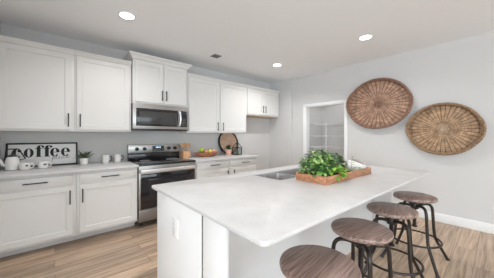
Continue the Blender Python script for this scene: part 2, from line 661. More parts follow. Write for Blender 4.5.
def pull(x, z, length, vertical, yf, w=.012, out=.032):
    g = G()
    if vertical:
        g.box(x - w / 2, x + w / 2, yf - out, yf - out + .010, z - length / 2, z + length / 2, .002)
        for s in (-1, 1):
            g.box(x - .005, x + .005, yf - out + .008, yf, z + s * length * .38 - .005, z + s * length * .38 + .005)
    else:
        g.box(x - length / 2, x + length / 2, yf - out, yf - out + .010, z - w / 2, z + w / 2, .002)
        for s in (-1, 1):
            g.box(x + s * length * .38 - .005, x + s * length * .38 + .005, yf - out + .008, yf, z - .005, z + .005)
    return g


def base_cabinet(label, x0, x1, door, drawer, door_pull, drawer_pull, group):
    t = thing('base_cabinet', label, 'cabinet', ((x0 + x1) / 2, 3.75, 0), group=group)
    L = t.location
    obj('carcass', G().box(x0, x1, YF + .021, YW - .005, .105, .883, .001), M['cab'], t, L)
    obj('toe_kick', G().box(x0, x1, 3.565, 3.585, 0, .105), M['cab'], t, L)
    d = obj('door', shaker(door[0], door[1], .134, .722, YF), M['cab'], t, L)
    obj('handle', pull(door_pull, .593, .168, True, YF), M['black'], d, L)
    d = obj('drawer', slab(drawer[0], drawer[1], .746, .853, YF), M['cab'], t, L)
    obj('handle', pull(drawer_pull, .800, .205, False, YF), M['black'], d, L)
    return t


gb = 'white base cabinets along the back wall'
base_cabinet('white base cabinet at the far left, below the framed coffee sign', -.505, .197, (-.488, .166), (-.488, .166), .138, -.161, gb)
base_cabinet('white base cabinet directly left of the steel range', .200, .893, (.229, .880), (.229, .880), .259, .553, gb)
base_cabinet('white base cabinet directly right of the range, below the fruit bowl', 1.797, 2.512, (1.826, 2.495), (1.826, 2.495), 2.466, 2.187, gb)
base_cabinet('white base cabinet below the round tray and lantern, ending at the open alcove', 2.515, 3.222, (2.535, 3.205), (2.535, 3.205), 2.618, 2.912, gb)

# countertops on the back wall
for lab, x0, x1 in (('white quartz countertop left of the range, carrying the coffee sign', -.508, .897), ('white quartz countertop right of the range, carrying the fruit bowl', 1.793, 3.245)):
    o = obj('countertop', G().box(x0, x1, 3.35, YW - .001, .884, CT, .004), M['quartz'], None)
    tag(o, lab, 'countertop', 'countertops along the back wall')


def crown(x0, x1, yf, z0, z1, out, ret):
    """Crown moulding along the front (profile out) with optional returns on the sides."""
    prof = [(0, z0), (-out * .25, z0 + (z1 - z0) * .12), (-out * .35, z0 + (z1 - z0) * .35), (-out * .8, z0 + (z1 - z0) * .72), (-out, z0 + (z1 - z0) * .80), (-out, z1), (.06, z1), (.06, z0)]
    rings = []
    for x, s in ((x0, -1), (x1, 1)):
        rings.append([(x + (s * -o if ret and o < 0 else 0), yf + o, z) for o, z in prof])
    g = G().loft(rings)
    if ret:
        for x, s in ((x0, -1), (x1, 1)):
            r2 = []
            for k, y in enumerate((0, 1)):
                r2.append([(x + s * -min(o, 0) - (s * .02 if o > 0 else 0), (yf + o if k == 0 and o < 0 else (yf if k == 0 else YW - .01)), z) for o, z in prof])
            g.loft(r2)
    return g


def wall_cabinet(label, x0, x1, z0, doors, pulls, pull_z, pull_len, group, yf=YU, z1=2.405, top=2.467, out=.022, ret=False, under=None):
    t = thing('wall_cabinet', label, 'cabinet', ((x0 + x1) / 2, YW - .005, z0), group=group)
    L = t.location
    obj('carcass', G().box(x0, x1, yf + .021, YW - .005, z0, z1 + .012, .001), M['cab'], t, L)
    for (a, b, c, d), px in zip(doors, pulls):
        dr = obj('door', shaker(a, b, c, d, yf), M['cab'], t, L)
        obj('handle', pull(px, pull_z, pull_len, True, yf), M['black'], dr, L)
    obj('crown_molding', crown(x0, x1, yf + .02, z1, top, out + .02, ret), M['cab'], t, L)
    if under:
        o = obj('underside', G().box(x0 + .015, x1 - .015, yf + .03, YW - .02, z0 - .012, z0), M['plywood'], t, L)
        o['label'] = 'bare wood underside'
    return t


gu = 'white wall cabinets on the back wall'
wall_cabinet('white wall cabinet at the far left, above the coffee sign', -.508, .197, 1.386, [(-.480, .164, 1.412, 2.400)], [.135], 1.534, .176, gu)
wall_cabinet('white wall cabinet left of the microwave, above the pair of plain mugs', .199, .889, 1.386, [(.222, .862, 1.412, 2.400)], [.258], 1.534, .176, gu)
wall_cabinet('taller white two-door wall cabinet with flared crown, above the microwave', .905, 1.797, 1.838, [(.930, 1.366, 1.862, 2.500), (1.379, 1.775, 1.862, 2.500)], [1.339, 1.407], 1.988, .165, gu, yf=3.68, z1=2.515, top=2.602, out=.045, ret=True)
wall_cabinet('white wall cabinet right of the microwave, above the fruit bowl', 1.812, 2.520, 1.386, [(1.845, 2.503, 1.412, 2.400)], [2.462], 1.515, .168, gu)
wall_cabinet('white wall cabinet above the round tray and lantern', 2.522, 3.243, 1.386, [(2.541, 3.226, 1.412, 2.400)], [2.592], 1.515, .168, gu)
wall_cabinet('short white two-door wall cabinet above the empty refrigerator alcove', 3.247, 4.345, 1.800, [(3.268, 3.786, 1.822, 2.400), (3.792, 4.318, 1.822, 2.400)], [3.752, 3.832], 1.960, .165, gu, under=True)

# ------------------------------------------------------------------ range
rx0, rx1 = .902, 1.788
t = thing('range', 'stainless steel range with black glass cooktop and oven door between the base cabinets', 'range', (1.345, 3.7, 0))
L = t.location
yr = 3.375
obj('body', G().box(rx0, rx1, yr + .035, 4.06, .06, .892, .004), M['bplastic'], t, L)
for x in (rx0 + .06, rx1 - .06):
    for y in (3.5, 3.95):
        obj('foot', G().lathe([(.02, 0), (.02, .07)], (x, y, 0), 12), M['bplastic'], t, L)
ck = obj('cooktop', G().box(rx0 - .002, rx1 + .002, 3.36, 4.0, .892, .922, .006), M['bglass'], t, L)
g = G()
for cx, cy, r in ((1.12, 3.55, .105), (1.58, 3.55, .085), (1.12, 3.83, .08), (1.58, 3.83, .105)):
    obj('burner_ring', G().tube([(cx + r * math.cos(a), cy + r * math.sin(a), .9222) for a in [2 * PI * i / 40 for i in range(40)]], .0016, 6, True), M['vent'], ck, L)
# front band under the cooktop, door, drawer
obj('front_band', G().box(rx0, rx1, yr, yr + .04, .800, .890, .004), M['steel'], t, L)
dr = obj('oven_door', G().box(rx0, rx1, yr - .004, yr + .034, .268, .796, .006), M['steel'], t, L)
obj('glass_panel', G().box(rx0 + .022, rx1 - .016, yr - .009, yr - .002, .272, .775, .003), M['bglass'], dr, L)
obj('oven_window', G().box(rx0 + .13, rx1 - .13, yr - .011, yr - .008, .36, .690, .001), M['oglass'], dr, L)
g = G()
g.box(rx0 + .015, rx1 - .015, yr - .066, yr - .040, .792, .842, .010, 3)
for x in (rx0 + .07, rx1 - .07):
    g.box(x - .014, x + .014, yr - .042, yr, .800, .828, .004)
obj('handle', g, M['chrome'], dr, L)
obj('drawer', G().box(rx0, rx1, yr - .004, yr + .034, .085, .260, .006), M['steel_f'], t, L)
# backguard
bgd = obj('backguard', G().box(rx0 + .003, rx1 - .003, 3.985, 4.085, 1.035, 1.178, .010), M['steel'], t, L)
obj('lower_panel', G().box(rx0 + .006, rx1 - .006, 3.994, 4.08, .915, 1.036, .003), M['bglass'], bgd, L)
for x in (1.035, 1.155, 1.575, 1.690):
    k = G()
    for (r, a, b) in ((.030, 3.985, 3.972), (.024, 3.972, 3.945)):
        pts = [(x + r * math.cos(q), 1.105 + r * math.sin(q)) for q in [2 * PI * i / 24 for i in range(24)]]
        k.prism(pts, 'y', a, b)
    k.box(x - .004, x + .004, 3.935, 3.95, 1.082, 1.128)
    obj('knob', k, M['bplastic'], t, L)
ds = obj('control_display', G().box(1.285, 1.485, 3.980, 3.987, 1.062, 1.150, .002), M['bplastic'], bgd, L)
g = G()
for i in range(4):
    g.box(1.345 + i * .022, 1.357 + i * .022, 3.9785, 3.981, 1.118, 1.136)
g2 = G()
for i in range(6):
    for j in range(2):
        g2.box(1.300 + i * .029, 1.317 + i * .029, 3.9785, 3.981, 1.072 + j * .018, 1.080 + j * .018)
o = obj('clock_digits', g, M['digits'], t, L)
o['label'] = 'lit blue clock digits'
obj('control_buttons', g2, M['vent'], t, L)

# ------------------------------------------------------------------ microwave
mx0, mx1, mz0, mz1, my = .893, 1.792, 1.415, 1.832, 3.66
t = thing('microwave', 'stainless steel over-the-range microwave with dark window and curved handle', 'microwave', (1.343, 4.09, mz0))
L = t.location
obj('housing', G().box(mx0 + .004, mx1 - .004, my + .03, 4.09, mz0 + .02, mz1 - .002, .003), M['bplastic'], t, L)
obj('vent_strip', G().box(mx0 + .002, mx1 - .002, my + .012, 4.05, mz0, mz0 + .022, .003), M['bplastic'], t, L)
fr = obj('front_frame', G().box(mx0, mx1, my, my + .032, mz0 + .022, mz1, .006), M['steel'], t, L)
dr = obj('door', G().box(mx0 + .045, mx1 - .19, my - .010, my + .004, mz0 + .068, mz1 - .072, .004), M['bglass'], t, L)
obj('window', G().box(mx0 + .095, mx1 - .225, my - .0125, my - .009, mz0 + .095, mz1 - .118, .001), M['mglass'], dr, L)
cp = obj('control_panel', G().box(mx1 - .155, mx1 - .022, my - .008, my + .004, mz0 + .068, mz1 - .072, .003), M['bglass'], t, L)
obj('clock_display', G().box(mx1 - .130, mx1 - .05, my - .0095, my - .007, mz1 - .118, mz1 - .092), M['display'], cp, L)
g = G()
for i in range(3):
    for j in range(5):
        g.box(mx1 - .122 + i * .028, mx1 - .104 + i * .028, my - .0092, my - .007, mz0 + .09 + j * .028, mz0 + .102 + j * .028)
obj('keypad', g, M['ventd'], cp, L)
g = G()
hp = smooth_path([(mx1 - .170, my - .002, mz0 + .075), (mx1 - .166, my - .035, mz0 + .10), (mx1 - .158, my - .052, mz0 + .205), (mx1 - .166, my - .035, mz0 + .315), (mx1 - .170, my - .002, mz0 + .338)], 6)
g.tube(hp, .0165, 12)
obj('handle', g, M['chrome'], dr, L)

# ------------------------------------------------------------------ kitchen island
ix0, ix1, iy0, iy1 = .603, 3.297, .531, 1.916
bx0, bx1, by0, by1 = .635, 3.262, 1.120, 1.850
t = thing('kitchen_island', 'long white kitchen island base under the quartz top', 'island', (1.95, 1.485, 0))
L = t.location
P = M['islandp']
obj('seating_panel', G().box(bx0 + .16, bx1 - .022, by0, by0 + .018, .0, .892), P, t, L)
obj('kitchen_side_panel', G().box(bx0 + .022, bx1 - .022, by1 - .040, by1 - .022, .105, .892), P, t, L)
for i in range(4):
    a = bx0 + .04 + i * .64
    d = obj('door', shaker(-a - .62, -a, .134, .85, -by1), P, t, None)
    # doors face the range side: turn the built panel around
    for v in d.data.vertices:
        v.co = (-v.co.x - L.x, -v.co.y - L.y, v.co.z - L.z)
    hx = a + (.57 if i % 2 == 0 else .05)
    obj('handle', G().box(hx - .006, hx + .006, by1 + .022, by1 + .032, .6, .77, .002).box(hx - .005, hx + .005, by1, by1 + .024, .62, .63).box(hx - .005, hx + .005, by1, by1 + .024, .74, .75), M['black'], d, L)
obj('end_panel', G().box(bx0, bx0 + .007, by0 + .008, by1, 0, .892, .001), P, t, L)
obj('end_panel', G().box(bx1 - .022, bx1, by0 + .006, by1, 0, .892, .0015), P, t, L)
obj('wing_panel', G().box(bx0 - .004, bx0 + .026, .897, by0 - .016, 0, .892, .003).box(bx0 + .02, bx0 + .175, by0 - .034, by0 - .018, 0, .892).box(bx0 + .160, bx0 + .175, by0 - .018, by0, 0, .892), P, t, L)  # hidden return boxes added behind the panel to keep the gap dark
obj('wing_panel', G().box(bx1 - .052, bx1 + .004, .897, by0 - .012, 0, .892, .003), P, t, L)
obj('toe_kick', G().box(bx0 + .03, bx1 - .03, by1 - .10, by1 - .085, 0, .105), P, t, L)


def corbel(x):
    top, y = .892, by0
    out = [(y, top), (y - .235, top), (y - .235, top - .03)]
    for u, v in arc(y - .235, top - .30, .27, PI / 2 * .95, 0.12, 12):
        out.append((min(u + .0, y - .03), v))
    out += [(y - .03, top - .34), (y, top - .34)]
    return G().prism(out, 'x', x - .02, x + .02)


for x in (1.50, 2.36):
    obj('corbel', corbel(x), P, t, L)

# island countertop with the sink cut-out
sx0, sx1, sy0, sy1 = 1.575, 2.40, 1.335, 1.725


def rrect(x0, x1, y0, y1, r, n=5):
    p = []
    for cx, cy, a in ((x1 - r, y1 - r, 0), (x0 + r, y1 - r, PI / 2), (x0 + r, y0 + r, PI), (x1 - r, y0 + r, 1.5 * PI)):
        p += [(cx + r * math.cos(a + PI / 2 * i / n), cy + r * math.sin(a + PI / 2 * i / n)) for i in range(n + 1)]
    return p


def slab_with_hole(outer, inner, z0, z1, bev):
    bm = bmesh.new()
    es = []
    for loop in (outer, inner):
        vs = [bm.verts.new((x, y, z1)) for x, y in loop]
        es += [bm.edges.new((vs[i], vs[(i + 1) % len(vs)])) for i in range(len(vs))]
    bmesh.ops.triangle_fill(bm, use_beauty=True, use_dissolve=False, edges=es)
    r = bmesh.ops.extrude_face_region(bm, geom=bm.faces[:])
    for v in r['geom']:
        if isinstance(v, bmesh.types.BMVert):
            v.co.z = z0
    bmesh.ops.recalc_face_normals(bm, faces=bm.faces[:])
    sharp = [e for e in bm.edges if len(e.link_faces) == 2 and e.calc_face_angle(0) > 1.2]
    bmesh.ops.bevel(bm, geom=sharp, offset=bev, segments=2, affect='EDGES', profile=0.5)
    g = G()
    g.bm.free()
    g.bm = bm
    return g


top_outline = [(x, y + .062 * (1 - (x - ix0) / (ix1 - ix0)) * (iy1 - y) / (iy1 - iy0)) for x, y in rrect(ix0, ix1, iy0, iy1, .034)]
o = obj('island_countertop', slab_with_hole(top_outline, rrect(sx0, sx1, sy0, sy1, .03), .893, CT, .003), M['quartz'], None)
tag(o, 'long white quartz countertop on the kitchen island', 'countertop')

t = thing('kitchen_sink', 'stainless steel double-bowl sink set into the island top behind the planter', 'sink', ((sx0 + sx1) / 2, (sy0 + sy1) / 2, .68))
L = t.location
div = 1.985


def bowl(x0, x1, y0, y1, zb):
    g = G()
    th = .0025
    rings = []
    for ins, z, rr in ((-.008, .892, .05), (0, .892, .04), (.004, zb + .03, .05), (.03, zb, .06)):
        rings.append([(x, y, z) for x, y in rrect(x0 + ins, x1 - ins, y0 + ins, y1 - ins, max(rr, .01))])
    for ins, z, rr in ((.03, zb - th, .06), (.002, zb + .03, .05), (-.003,   .889, .04)):
        rings.append([(x, y, z) for x, y in rrect(x0 + ins, x1 - ins, y0 + ins, y1 - ins, rr)])
    g2 = G()
    vr = [[g2.bm.verts.new(p) for p in r] for r in rings]
    n = len(vr[0])
    for a, b in zip(vr, vr[1:]):
        if a is vr[3]:
            continue
        for i in range(n):
            g2.bm.faces.new((a[i], a[(i + 1) % n], b[(i + 1) % n], b[i]))
    g2.bm.faces.new(vr[3])
    g2.bm.faces.new(vr[4][::-1])
    return g2


for a, b in ((sx0 + .002, div - .010), (div + .010, sx1 - .002)):
    bo = obj('bowl', bowl(a, b, sy0 + .002, sy1 - .002, .70), M['steel_d'], t, L)
    cx, cy = (a + b) / 2, (sy0 + sy1) / 2
    obj('drain', G().lathe([(.045, .7005), (.045, .703), (.036, .7045), (.03, .702), (.01, .702)], (cx, cy, 0), 24), M['steel'], bo, L)

t = thing('outlet_cover', 'white outlet cover on the end panel of the island', 'outlet', (bx0, 1.485, .66))
L = t.location
obj('plate', G().box(bx0 - .006, bx0, 1.442, 1.528, .618, .752, .0025), M['plate'], t, L)
for z in (.655, .713):
    s = obj('socket', G().box(bx0 - .0075, bx0 - .005, 1.468, 1.502, z - .014, z + .014, .001), M['plate'], t, L)
    obj('slots', G().box(bx0 - .008, bx0 - .007, 1.477, 1.479, z - .005, z + .007).box(bx0 - .008, bx0 - .007, 1.491, 1.493, z - .005, z + .007), M['slot'], s, L)

# ------------------------------------------------------------------ bar stools
SZ, SR = .685, .195


def make_stool():
    t = thing('bar_stool', 'x', 'stool')
    g = G()
    g.lathe([(0, -.036), (SR - .012, -.036), (SR - .002, -.028), (SR, -.016), (SR - .003, -.006), (SR - .012, 0), (0, 0)], (0, 0, SZ), 56, caps=False)
    obj('seat', g, M['seatwood'], t)
    g = G()
    g.lathe([(.0, 0), (.085, 0), (.085, .008), (.034, .012), (.034, .030), (0, .030)], (0, 0, SZ - .066), 28, caps=False)
    obj('seat_plate', g, M['bronze'], t)
    g = G()
    prof = []
    z = .36
    while z < SZ - .07:
        prof += [(.0145, z), (.0175, z + .004), (.0145, z + .008)]
        z += .0085
    g.lathe([(.0, .350), (.024, .350), (.026, .362), (.018, .366)] + prof, (0, 0, 0), 16)
    obj('screw_post', g, M['bronze'], t)
    g = G()
    g.lathe([(.019, .545), (.036, .545), (.038, .552), (.038, .592), (.036, .600), (.019, .600)], (0, 0, 0), 24)
    obj('hub', g, M['bronze'], t)
    for k in range(4):
        a = PI / 4 + k * PI / 2
        c, s = math.cos(a), math.sin(a)
        prof = smooth_path([(.030, .572, 0), (.085, .590, 0), (.135, .592, 0), (.166, .572, 0), (.180, .53, 0), (.187, .43, 0), (.197, .30, 0), (.212, .225, 0), (.262, .13, 0), (.330, .010, 0)], 5)
        path = [(p.x * c, p.x * s, p.y) for p in prof]
        lg = obj('leg', G().tube(path, .0140, 10), M['bronze'], t)
        e = .332
        obj('foot_pad', G().lathe([(.014, 0), (.018, .002), (.018, .012), (.013, .022)], (e * c, e * s, 0), 14), M['bplastic'], lg)
    rr = .222
    obj('foot_ring', G().tube([(rr * math.cos(q), rr * math.sin(q), .228) for q in [2 * PI * i / 64 for i in range(64)]], .010, 8, True), M['bronze'], t)
    return t


gs = 'swivel bar stools along the island'
stool = make_stool()
stool.location, stool.rotation_euler = (1.006, .604, 0), (0, 0, .10)
stool['label'], stool['group'] = 'nearest bar stool, its wood seat cut off by the bottom of the photo', gs
dup(stool, (1.619, .642, 0), -.12, 'second nearest round wood-seat bar stool, just behind the cropped one', gs)
dup(stool, (2.261, .635, 0), .20, 'third bar stool from the camera, between two other stools', gs)
dup(stool, (2.930, .605, 0), -.03, 'farthest bar stool, nearest the basket wall', gs)

# ------------------------------------------------------------------ wicker trays on the right wall


def wicker_tray(name_label, yc, zc, a, b, m, cane, accent, tilt, hang, seed):
    t = thing('wicker_tray', name_label, 'basket', (XR, yc, zc), (tilt, 0, 0), 'woven trays on the right wall')
    rnd = random.Random(seed)
    nt_, nr = 448, 40
    spokes = 56
    bm = bmesh.new()
    uvl = bm.loops.layers.uv.new('UVMap')
    grid = []
    dep = .075
    for j in range(nr + 1):
        v = j / nr
        rr = .04 + .96 * min(v / .80, 1) * .93 if v < .80 else .04 + .96 * .93 + (v - .80) / .20 * .03
        base = -.012 if v < .80 else -.012 - dep * ((v - .80) / .20)
        row = []
        for i in range(nt_):
            th = 2 * PI * i / nt_
            w = .0032 * math.cos(th * spokes / 2 + (PI if j % 2 else 0)) * (1 if j > 2 else 0)
            wob = .004 * math.sin(3 * th + seed) + .003 * math.sin(5 * th + 2 * seed)
            row.append(bm.verts.new((base - w - .004, a * (rr + wob) * math.cos(th), b * (rr + wob) * math.sin(th))))
        grid.append(row)
    for j in range(nr):
        for i in range(nt_):
            k = (i + 1) % nt_
            f = bm.faces.new((grid[j][i], grid[j][k], grid[j + 1][k], grid[j + 1][i]))
            for lp, (u, v) in zip(f.loops, ((i, j), (i + 1, j), (i + 1, j + 1), (i, j + 1))):
                lp[uvl].uv = (u / nt_, v / nr)
    f = bm.faces.new(grid[0][::-1])
    # back skin against the wall, so that the tray has thickness
    back = [[bm.verts.new((x, p.co.y * s, p.co.z * s)) for p in grid[nr]] for x, s in ((-.072, 1.012), (-.002, .955))]
    for i in range(nt_):
        k = (i + 1) % nt_
        bm.faces.new((grid[nr][i], grid[nr][k], back[0][k], back[0][i]))
        bm.faces.new((back[0][i], back[0][k], back[1][k], back[1][i]))
    bm.faces.new(back[1])
    g = G()
    g.bm.free()
    g.bm = bm
    obj('woven_base', g, m, t, None, True, 60)
    # braided rim: two twisted strands round the edge
    g = G()
    for s in range(3):
        pts = []
        for i in range(260):
            th = 2 * PI * i / 260
            ph = th * 34 + s * 2 * PI / 3
            rr = .985 + .004 * math.sin(3 * th + seed)
            ca, sa = math.cos(th), math.sin(th)
            o = .011 * math.cos(ph)
            pts.append((-.085 + .011 * math.sin(ph), (a * rr + o) * ca, (b * rr + o) * sa))
        g.tube(pts, .0105, 6, True)
    obj('braided_rim', g, cane, t)
    # grip at both ends: a bulge of braid standing off the rim
    for sgn in (0, PI):
        g = G()
        for s in range(2):
            pts = []
            for i in range(37):
                q = i / 36
                th = sgn + hang + (q - .5) * .95
                bul = math.sin(q * PI)
                ph = q * 2 * PI * 5 + s * PI
                rr = 1.0
                ca, sa = math.cos(th), math.sin(th)
                o = .012 * bul + .009 * math.cos(ph)
                pts.append((-.088 - .022 * bul + .009 * math.sin(ph), (a * rr + o) * ca, (b * rr + o) * sa))
            g.tube(pts, .0105, 6)
        obj('handle', g, cane, t)
    # the paler binding in the centre
    g = G()
    for k in range(4):
        th = PI / 4 * 0 + k * PI / 4
        for q in (-.012, 0, .012):
            n = Vector((0, -math.sin(th), math.cos(th))) * q
            g.tube([(-.022, -.075 * math.cos(th) + n.y, -.075 * math.sin(th) + n.z), (-.025, n.y, n.z), (-.022, .075 * math.cos(th) + n.y, .075 * math.sin(th) + n.z)], .0045, 6)
    obj('centre_binding', g, accent, t)
    return t


wicker_tray('reddish brown oval wicker tray hung higher on the wall, beside the pantry doorway', 1.462, 1.908, .520, .445, M['wick1'], M['cane1'], M['cane1'], 0, .15, 3)
wicker_tray('honey brown oval wicker tray hung lower and farther right on the wall', .568, 1.430, .425, .382, M['wick2'], M['cane2'], M['caneL'], 0, .1, 8)

# ------------------------------------------------------------------ ceiling lights and vent
gl = 'recessed ceiling lights'


def can_light(x, y, label, group=gl, watts=CAN_W):
    t = thing('recessed_light', label, 'ceiling light', (x, y, H), group=group)
    g = G().lathe([(.074, -.001), (.076, -.006), (.092, -.004), (.095, 0)], (0, 0, 0), 36, caps=False)
    obj('trim_ring', g, M['trim'], t)
    obj('lens', G().lathe([(.0, -.0035), (.0745, -.0035), (.0745, -.001), (0, -.001)], (0, 0, 0), 36, caps=False), M['lens'], t)
    d = bpy.data.lights.new('lamp_glow', 'AREA')
    d.shape, d.size, d.energy, d.color = 'DISK', .14, watts, CAN_COLOR
    d.spread = math.radians(140)
    o = bpy.data.objects.new('lamp_glow', d)
    COL.objects.link(o)
    o.parent = t
    o.location = (0, 0, -.008)
    return t


can_light(.640, 2.880, 'recessed ceiling light at upper left, in front of the left wall cabinets', watts=8)
can_light(3.340, 2.915, 'recessed ceiling light farthest away, near the alcove corner', watts=14)
can_light(3.355, 1.264, 'recessed ceiling light at upper right, out from the wicker trays')
for x, y in ((.64, 1.1), (-2.4, -.6), (-2.4, -3.0), (1.0, -1.4), (3.2, -1.4), (1.0, -3.4), (3.2, -3.4)):  # unseen lamps added out of frame to light the room
    can_light(x, y, 'added unseen recessed ceiling light, out of view', 'added unseen ceiling lights')
can_light(5.05, 2.4, 'added unseen ceiling light that brightens the pantry', watts=5)  # lamp added out of sight, bounced light alone leaves the pantry dim

t = thing('ceiling_vent', 'small square grey vent in the ceiling above the range aisle', 'vent', (2.150, 3.300, H))
L = t.location
g = G().box(2.072, 2.228, 3.222, 3.378, H - .005, H, .002)
obj('frame', g, M['vent'], t, L)
g = G()
for i in range(6):
    y = 3.242 + i * .0225
    g.box(2.088, 2.212, y, y + .012, H - .009, H - .004)
obj('slats', g, M['ventd'], t, L)

# ------------------------------------------------------------------ pantry shelves
gp = 'wire pantry shelves'
for z, w in ((1.62, 'top'), (1.34, 'middle'), (1.055, 'lowest visible')):
    g = G()
    for y in [1.72 + i * .0435 for i in range(34)]:
        g.tube([(5.145, y, z - .03), (5.15, y, z), (5.495, y, z)], .0028, 5)
    for x, zz in ((5.15, z), (5.15, z - .03), (5.32, z - .004), (5.49, z)):
        g.tube([(x, 1.705, zz), (x, 3.195, zz)], .0042, 6)
    tag(obj('wire_shelf', g, M['wire']), 'white wire shelf on the back wall of the pantry, ' + w + ' of three', 'shelf', gp)
    g = G()
    for x in [4.62 + i * .040 for i in range(13)]:
        g.tube([(x, 2.885, z - .03), (x, 2.89, z), (x, 3.195, z)], .0028, 5)
    for y, zz in ((2.89, z), (2.89, z - .03), (3.19, z)):
        g.tube([(4.60, y, zz), (5.135, y, zz)], .0042, 6)
    tag(obj('wire_shelf', g, M['wire']), 'white wire shelf on the left side wall of the pantry, ' + w + ' of three', 'shelf', gp)
t = thing('shelf_pole', 'white upright pole at the inner corner of the pantry shelves', 'pole', (5.14, 2.87, 0))
obj('pole', G().tube([(0, 0, 0), (0, 0, 1.66)], .010, 10), M['wire'], t)
g = G()
for z in (1.62, 1.34, 1.055):
    g.box(-.016, .016, -.016, .016, z - .036, z - .004, .004)
obj('clips', g, M['wire'], t)

# ------------------------------------------------------------------ coffee sign (leans on the back wall)
lean = math.radians(9)
t = thing('coffee_sign', 'black framed white sign reading coffee please, leaning on the back wall', 'sign', (-.464, 4.030, CT + .005), (-lean, 0, 0))
W, Hh = .715, .318
g = G()
fw = .019
g.box(0, W, 0, .022, 0, fw, .001).box(0, W, 0, .022, Hh - fw, Hh, .001).box(0, fw, 0, .022, fw, Hh - fw, .001).box(W - fw, W, 0, .022, fw, Hh - fw, .001)
obj('frame', g, M['black'], t)
obj('board', G().box(fw - .002, W - fw + .002, .008, .018, fw - .002, Hh - fw + .002), M['sign'], t)


def ell(cx, cz, rx, rz, a0, a1, n=28):
    return [(cx + rx * math.cos(a0 + (a1 - a0) * i / n), cz + rz * math.sin(a0 + (a1 - a0) * i / n)) for i in range(n + 1)]


g = G()
BL, XH, AS = .128, .116, .158      # baseline, x-height, ascender height
D = .0015


def disc(cx, cz, r):
    g.strip(ell(cx, cz, r, r, 0, 2 * PI, 18), [(cx, cz)] * 19, D)


def rect(u0, u1, v0, v1):
    g.strip([(u0, v0), (u1, v0)], [(u0, v1), (u1, v1)], D)


def ring(u0, u1, a0, a1, shift=0.0):
    cx, cz = (u0 + u1) / 2, BL + XH / 2
    rx, rz = (u1 - u0) / 2, XH / 2
    g.strip(ell(cx, cz, rx, rz + .002, a0, a1), ell(cx + shift, cz, rx * .30, rz * .93, a0, a1), D)


def done():
    global g
    o = obj('letter', g, M['ink'], t)
    for v in o.data.vertices:
        v.co.y += .008
    g = G()


# c
u0, u1 = .050, .142
ring(u0, u1, math.radians(62), math.radians(318), .008)
disc(u1 - .022, BL + XH * .76, .018)
done()
# o
ring(.160, .254, 0, 2 * PI)
done()
# f f
for u in (.268, .350):
    rect(u + .014, u + .052, BL, BL + AS - .030)
    rect(u + .002, u + .066, BL, BL + .006)
    rect(u - .002, u + .070, BL + XH - .008, BL + XH)
    cx, cz = u + .052, BL + AS - .034
    g.strip(ell(cx, cz, .038, .034, PI, PI * .12, 18), ell(cx + .003, cz, .006, .030, PI, PI * .12, 18), D)
    disc(u + .076, BL + AS - .022, .014)
    done()
# e e
for u0, u1 in ((.416, .516), (.530, .630)):
    ring(u0, u1, 0, math.radians(316), 0)
    rect((u0 + u1) / 2 - .012, u1 - .001, BL + XH * .47, BL + XH * .53)
    done()
# the script word below
g = G()
sx, sz, k = .432, .082, .040
strokes = [
    [(0.0, .15), (.35, .9), (.25, .2), (-.15, -1.1)], [(.25, .45), (.6, 1.0), (.85, .6), (.55, .1), (.25, .25)],
    [(.75, .2), (1.2, .9), (1.55, 1.9), (1.35, 1.9), (1.25, .6), (1.45, .05), (1.8, .35)],
    [(1.8, .35), (2.2, .75), (2.1, 1.0), (1.85, .6), (2.05, .05), (2.5, .35)],
    [(3.05, .8), (2.75, .85), (2.55, .35), (2.75, .05), (3.0, .5), (3.1, .9), (3.05, .2), (3.35, .2)],
    [(3.35, .2), (3.75, 1.0), (3.9, .4), (3.7, .05), (3.45, .2)], [(3.7, .05), (4.1, .3), (4.45, .75), (4.35, 1.0), (4.1, .6), (4.3, .05), (4.9, .5)],
]
for s in strokes:
    g.tube([(sx + p.x * k, .0078, sz + p.y * k + p.x * .003) for p in smooth_path([(a, b, 0) for a, b in s], 5)], .0016, 5)
obj('script_lettering', g, M['ink'], t)

# ------------------------------------------------------------------ things on the left countertop
Z = CT + .001
t = thing('teapot', 'white ceramic teapot with black bail handle in front of the coffee sign', 'teapot', (-.385, 3.865, Z))
prof = [(0, 0), (.052, 0), (.060, .006), (.064, .05), (.062, .10), (.054, .140), (.044, .158), (.040, .160)]
obj('body', G().lathe(prof + [(.036, .156), (.0, .150)], (0, 0, 0), 32, caps=False), M['white_c'], t)
ld = obj('lid', G().lathe([(0, .160), (.041, .160), (.043, .165), (.034, .180), (.012, .190), (0, .191)], (0, 0, 0), 28, caps=False), M['greyh'], t)
obj('knob', G().lathe([(0, .189), (.006, .190), (.011, .200), (.009, .210), (0, .213)], (0, 0, 0), 16, caps=False), M['black'], ld)
obj('spout', G().tube(smooth_path([(-.055, 0, .055), (-.082, 0, .075), (-.095, 0, .115), (-.108, 0, .135)], 5), [.020 - .010 * i / 15 for i in range(16)], 12), M['white_c'], t)
g = G()
g.tube([(-.066, 0, .115), (-.050, 0, .246), (-.042, 0, .252), (.046, 0, .252), (.056, 0, .246), (.112, 0, .128)], .0068, 8)
g.tube([(.062, 0, .118), (.112, 0, .128)], .005, 8)
obj('bail_handle', g, M['black'], t)


